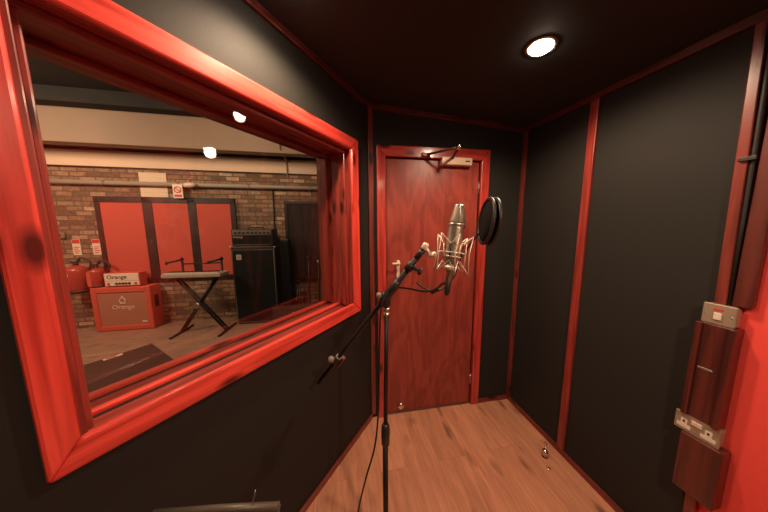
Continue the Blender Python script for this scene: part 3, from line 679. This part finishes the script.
# ------------------------------------------------------------------ microphone stand
pvt = at(386, 297, .80); pole = V((.002, pvt.y+.002, 0))
ms = thing('microphone_stand', 'black boom microphone stand standing in the middle of the booth', 'microphone stand', pole)
zj = on_plane(386, 433, V((0, 1, 0)), pole).z
px_, py_ = pole.x, pole.y
MB().tube([(px_, py_, .03), (px_-.001, py_, zj)], .0105, 14).build('lower_tube', M['blackm'], ms)
MB().tube([(px_, py_, zj), (px_+.006, py_, pvt.z-.035)], .0078, 14).build('upper_tube', M['blackm'], ms)
MB().lathe([(.011, -.055), (.0155, -.045), (.0165, 0), (.0155, .03), (.010, .042)], (px_, py_, zj), (0, 0, 1), 18).build('height_clutch', M['blackp'], ms)
pb = V((px_+.006, py_, pvt.z-.055))
MB().lathe([(.010, -.012), (.0125, -.010), (.0125, -.004), (.0095, -.002), (.0095, .006), (.012, .008), (.012, .014), (.009, .016)], pb, (0, 0, 1), 18).build('silver_collar', M['steel'], ms)
MB().lathe([(.010, 0), (.0165, .012), (.020, .028), (.018, .045), (.010, .058), (0, .060)], pb+V((0, 0, .016)), V((-.15, 0, 1)), 18).build('boom_clutch', M['blackp'], ms)
MB().lathe([(.004, 0), (.004, .012), (.010, .013), (.011, .024), (.008, .028), (0, .029)], pvt+V((-.006, .0, .004)), V((-1, -.2, .15)), 16).build('clutch_knob', M['piping'], ms)
for k in range(3):
    a = k*2*PI/3+.5; q = V((px_+math.cos(a)*.30, py_+math.sin(a)*.30, .012))
    lg = MB().tube([(px_, py_, .16), q], .0075, 10).build('leg', M['blackm'], ms)
    MB().lathe([(.008, -.012), (.012, 0), (.012, .02), (.008, .024)], q, (q-V((px_, py_, .16))), 12).build('rubber_foot', M['rubber'], lg)
MB().lathe([(.014, 0), (.02, .02), (.02, .05), (.013, .06)], (px_, py_, .13), (0, 0, 1), 16).build('leg_hub', M['blackp'], ms)
hdp = at(423, 250, .70); bd = (pvt-hdp)
tail = hdp + bd*3.78
bm_ = MB().tube([hdp, tail], .0092, 12).build('boom_arm', M['blackm'], ms)
u = bd.normalized()
MB().tube([pvt-u*.085, pvt-u*.045, pvt+u*.02, pvt+u*.035], [.0115, .0150, .0165, .012], 14).build('boom_grip', M['blackp'], ms)
cwp = hdp+bd*2.76
MB().tube([cwp, cwp+u*.012], .0135, 14).build('end_collar', M['piping'], bm_)
MB().tube([cwp+u*.012, cwp+u*.075], .0125, 14).build('counterweight', M['blackp'], bm_)
kn = cwp+u*.03
MB().lathe([(.005, 0), (.005, .014), (.013, .016), (.015, .026), (.011, .036), (0, .037)], kn, V((-.8, -.45, .35)), 16).build('weight_knob', M['piping'], bm_)
MB().box((-.010, -.010, -.032), (.010, .010, .032), .004).build('clamp_block', mahog[2], bm_, Matrix.Translation(kn+V((.016, .01, -.012))) @ u.to_track_quat('Z', 'Y').to_matrix().to_4x4())
MB().tube([tail-u*.012, tail+u*.01], .0092, 12).build('rubber_end', M['rubber'], bm_)
MB().tube([hdp+u*.035, hdp+u*.0], .0095, 12).build('thread_sleeve', M['blackp'], bm_)

# shock mount, microphone, pop filter
mt0, mt1 = at(451, 264, .68), at(459.5, 206, .68); ax = (mt1-mt0).normalized(); mlen = (mt1-mt0).length
mic = thing('condenser_microphone', 'large grey studio condenser microphone upright in a wire shock mount', 'microphone', mt0)
R_ = .0232
# camera facing side direction, for the flat-sided head
vdir = (ORG-mt0); vdir = (vdir-ax*vdir.dot(ax)).normalized(); sdir = ax.cross(vdir)
def flat(prof, name, m, par, o, n=28, fl=.80):
    b = MB(); b.lathe(prof, (0, 0, 0), (0, 0, 1), n)
    for v in b.bm.verts: v.co.y *= fl
    fr = Matrix(((sdir.x, vdir.x, ax.x, o.x), (sdir.y, vdir.y, ax.y, o.y), (sdir.z, vdir.z, ax.z, o.z), (0, 0, 0, 1)))
    return b.build(name, m, par, fr)
hb = mlen*.655
flat([(R_*.55, -.012), (R_*.62, -.006), (R_*.72, 0), (R_*.98, .010), (R_, .02), (R_, hb-.008), (R_*1.0, hb)], 'body', M['nickel'], mic, mt0)
flat([(R_*1.05, hb-.004), (R_*1.06, hb+.004), (R_*1.04, hb+.006)], 'head_ring', M['steel'], mic, mt0)
flat([(R_*1.0, hb+.004), (R_*1.0, hb+.012), (R_*.66, mlen-.006), (R_*.58, mlen-.001), (R_*.3, mlen), (0, mlen)], 'head_grille', M['grille'], mic, mt0, fl=.8)
flat([(R_*.60, mlen-.003), (R_*.62, mlen-.001), (R_*.56, mlen+.003), (R_*.3, mlen+.003)], 'top_rim', M['steel'], mic, mt0)
seam = [mt0+ax*(hb+.012)+vdir*R_*.82+sdir*.004, mt0+ax*(mlen-.004)+vdir*R_*.56+sdir*.003, mt0+ax*(mlen+.003)+vdir*R_*.2]
MB().tube(seam, .0013, 8).build('grille_rib', M['steel'], mic)
MB().lathe([(R_*.5, 0), (R_*.5, .012), (R_*.40, .016), (R_*.40, .040)], mt0-ax*.010, -ax, 18).build('connector', M['nickel'], mic)
sm = thing('shock_mount', 'pale wire cage shock mount gripping the studio microphone', 'shock mount', mt0-ax*.01)
def cage(a, r, h): return mt0 + ax*h + (sdir*math.cos(a)+vdir*math.sin(a))*r
hT, hM, hB = .086, .034, -.024
ro, ri = .053, .030
MB().tube([cage(2*PI*i/28, ri+.006, hM) for i in range(28)], .0019, 8, True).tube([cage(2*PI*i/28, R_*1.08, hM-.012) for i in range(28)], .0019, 8, True).build('inner_ring', M['wire'], sm)
sides = 6
for k in range(sides):
    a = 2*PI*k/sides+.28; a2 = a+PI/sides; a3 = a+2*PI/sides
    MB().tube([cage(a, ro, hT), cage(a+.1, ro*.93, hM), cage(a, ro, hB)], .0016, 8).build('outer_wire', M['wire'], sm)
    MB().tube([cage(a, ro, hT), cage(a2, ri*1.0, hM+.025), cage(a3, ro, hT)], .0015, 8).build('upper_wire', M['wire'], sm)
    MB().tube([cage(a, ro, hB), cage(a2, ri*.85, hM-.024), cage(a3, ro, hB)], .0015, 8).build('lower_wire', M['wire'], sm)
    MB().tube([cage(a2, ri, hM+.025), cage(a2, R_*1.05, hM-.012)], .0022, 6).build('elastic', M['rubber'] if k % 2 else M['wire'], sm)
MB().lathe([(R_*.80, 0), (R_*.85, .006), (R_*.6, .014)], mt0-ax*.006, -ax, 18).build('screw_ring', M['wire'], sm)
j0 = at(432, 254.5, .69); j1 = at(440, 253.5, .685)
MB().tube([j0, j1, cage(PI-.25, ro*.8, hM)], .0034, 8).build('arm_stub', M['wire'], sm)
MB().tube([at(428.5, 255, .69), at(435.5, 254, .69)], [.0085, .0075], 14).build('swivel_barrel', M['wire'], sm)
MB().lathe([(.0085, -.011), (.0105, -.006), (.0105, .005), (.008, .011), (0, .012)], at(425, 246.5, .695), V((.45, 0, .9)), 16).build('swivel_knob', M['wire'], sm)
MB().tube([at(425, 247, .695), at(430, 254.5, .69)], .006, 10).build('swivel_neck', M['wire'], sm)

pc = at(488, 221.5, .69); pn_ = V((-.985, .125, .10)).normalized()
pf = thing('pop_filter', 'round black double mesh pop filter on a thin gooseneck beside the microphone', 'pop filter', pc-V((0, 0, .075)))
up_ = (V((0, 0, 1))-pn_*pn_.z).normalized(); sd_ = pn_.cross(up_)
def ringpts(off, r, n=40): return [pc+pn_*off+(up_*math.cos(2*PI*i/n)+sd_*math.sin(2*PI*i/n))*r for i in range(n)]
for off in (.006, -.010):
    MB().tube(ringpts(off, .068), .0052, 8, True).build('hoop', M['blackp'], pf)
    MB().lathe([(0, -.0006), (.066, -.0006), (.066, .0006), (0, .0006)], pc+pn_*off, pn_, 40).build('mesh_screen', M['mesh'], pf)
MB().lathe([(.0045, 0), (.0045, .022)], pc-pn_*.018-up_*.03+sd_*.060, pn_, 10).build('spacer', M['steel'], pf)
gp = [at(479.5, 233, .688), at(474, 239, .705), at(467, 249, .73), at(459, 262, .745), at(454, 276, .74), at(445, 287, .74), at(434, 291.5, .74), at(424, 288, .735), at(416, 282, .735)]
MB().tube(gp, .0030, 10, smooth=8).build('gooseneck', M['rubber'], pf)
cl0 = hdp+bd*.32
MB().tube([cl0-u*.014, cl0+u*.014], .014, 12).build('clamp', M['blackp'], pf)
MB().lathe([(.005, 0), (.005, .018), (.011, .020), (.012, .030), (0, .031)], cl0+V((.008, -.01, -.004)), V((.9, -.1, -.42)), 12).build('clamp_screw', M['blackp'], pf)
MB().tube([at(431, 293, .738), at(438, 289, .738)], .0065, 10).build('joint', M['blackp'], pf)

# microphone cable
cab = [mt0-ax*.045, mt0-ax*.075, at(444, 283, .69), at(435, 289.5, .70), at(424, 291.5, .72), at(408, 288.5, .755), at(394, 288, .775), at(386, 296, .775), at(381, 310, .775), at(379.5, 345, .79), at(379, 390, .79), at(377.5, 425, .79), at(374, 450, .79), at(366, 478, .80), at(358, 512, .82), V((-.14, .66, .25)), V((-.22, .56, .012)), V((-.40, .30, .007)), V((-.55, 0, .007))]
tag(MB().tube(cab, .0032, 10, smooth=8).build('microphone_cable', M['rubber'], None), 'thin black cable looping from the microphone and hanging beside the stand pole', 'cable')
MB_ = MB().lathe([(.0055, 0), (.0085, .004), (.0085, .045), (.005, .055)], mt0-ax*.040, -ax, 16).build('cable_plug', M['blackp'], None)
tag(MB_, 'black cable plug pushed into the bottom of the studio microphone', 'plug')

# ------------------------------------------------------------------ music stand top edge at the bottom of the picture
tl, tr = at(153, 512, .60), at(281, 503.5, .62)
dd = (tr-tl).normalized(); FT = frame(tl, V((dd.x, dd.y, 0)))
mst = thing('music_stand', 'grey music stand desk whose top edge just enters at the bottom left', 'music stand', V(((tl.x+tr.x)/2, (tl.y+tr.y)/2-.06, 0)))
tw = (tr-tl).length; tilt = math.atan2(dd.z, math.hypot(dd.x, dd.y))
FT = FT @ Matrix.Rotation(-tilt, 4, 'Y') @ Matrix.Rotation(math.radians(-35), 4, 'X')
pr = MB(); pr.box((0, -.004, -.24), (tw, .0, .0), .0018).box((0, -.05, -.244), (tw, 0, -.240), .001)
pr.build('desk', M['greyob'], mst, FT)
MB().tube([(.004, -.003, -.003), (tw*.5, -.003, -.001), (tw-.004, -.003, -.003)], .0090, 12).build('top_roll', M['greyob'], mst, FT)
for f_ in (.77, .925): MB().lathe([(.0055, 0), (.0055, .002), (.003, .004), (0, .0042)], FT @ V((tw*f_, -.005, -.002)), FT.to_3x3() @ V((0, -1, .8)), 12).build('screw', M['chrome'], mst)
qs = FT @ V((tw*.775, -.004, .002))
MB().tube([qs, qs+V((.004, 0, .018)), qs+V((.009, .004, .042))], .0016, 8).build('page_clip', M['steel'], mst)
base = FT @ V((tw/2, .02, -.16))
MB().tube([FT @ V((tw/2, .004, -.14)), base, V((base.x, base.y, .10))], .010, 12).build('pole', M['blackm'], mst)
for k in range(3):
    a = k*2*PI/3+.9; MB().tube([(base.x, base.y, .14), (base.x+.2*math.cos(a), base.y+.2*math.sin(a), .011)], .009, 10).build('leg', M['blackm'], mst)

# ------------------------------------------------------------------ light
WARM = (1, .70, .47)
def spot(name, loc, target, watts, angle, blend, rad=.04, col=WARM):
    l = bpy.data.lights.new(name, 'SPOT'); l.energy = watts; l.color = col; l.spot_size = math.radians(angle); l.spot_blend = blend; l.shadow_soft_size = rad
    o = bpy.data.objects.new(name, l); C.objects.link(o); o.location = loc
    o.rotation_euler = (V(target)-V(loc)).to_track_quat('-Z', 'Y').to_euler(); return o
def area(name, loc, target, watts, size, col=WARM):
    l = bpy.data.lights.new(name, 'AREA'); l.energy = watts; l.color = col; l.size = size
    o = bpy.data.objects.new(name, l); C.objects.link(o); o.location = loc
    o.rotation_euler = (V(target)-V(loc)).to_track_quat('-Z', 'Y').to_euler(); return o
def point(name, loc, watts, rad, col=WARM):
    l = bpy.data.lights.new(name, 'POINT'); l.energy = watts; l.color = col; l.shadow_soft_size = rad
    o = bpy.data.objects.new(name, l); C.objects.link(o); o.location = loc; return o
spot('downlight_beam', PL1, PL1-V((0, 0, 1)), 40, 165, .6)
spot('downlight_beam', PL2, PL2-V((0, 0, 1)), 38, 165, .6)
spot('downlight_beam', PL3, PL3-V((0, 0, 1)), 58, 165, .6)
point('booth_rear_lamp', (.85, -.74, 1.25), 46, .06)
# live room lamps
area('live_room_lamp', FB @ V((-1.6, -2.2, 3.1)), FB @ V((-1.2, -.4, .8)), 82, .8)
area('live_room_lamp', FB @ V((1.2, -2.0, 3.1)), FB @ V((.6, -.2, .8)), 34, .8)
w = bpy.data.worlds.new('world'); bpy.context.scene.world = w; w.use_nodes = True
w.node_tree.nodes['Background'].inputs[0].default_value = (.05, .04, .035, 1); w.node_tree.nodes['Background'].inputs[1].default_value = .15

vs = bpy.context.scene.view_settings
vs.view_transform = 'Standard'; vs.look = 'None'; vs.gamma = 1; vs.use_curve_mapping = False; vs.exposure = 0
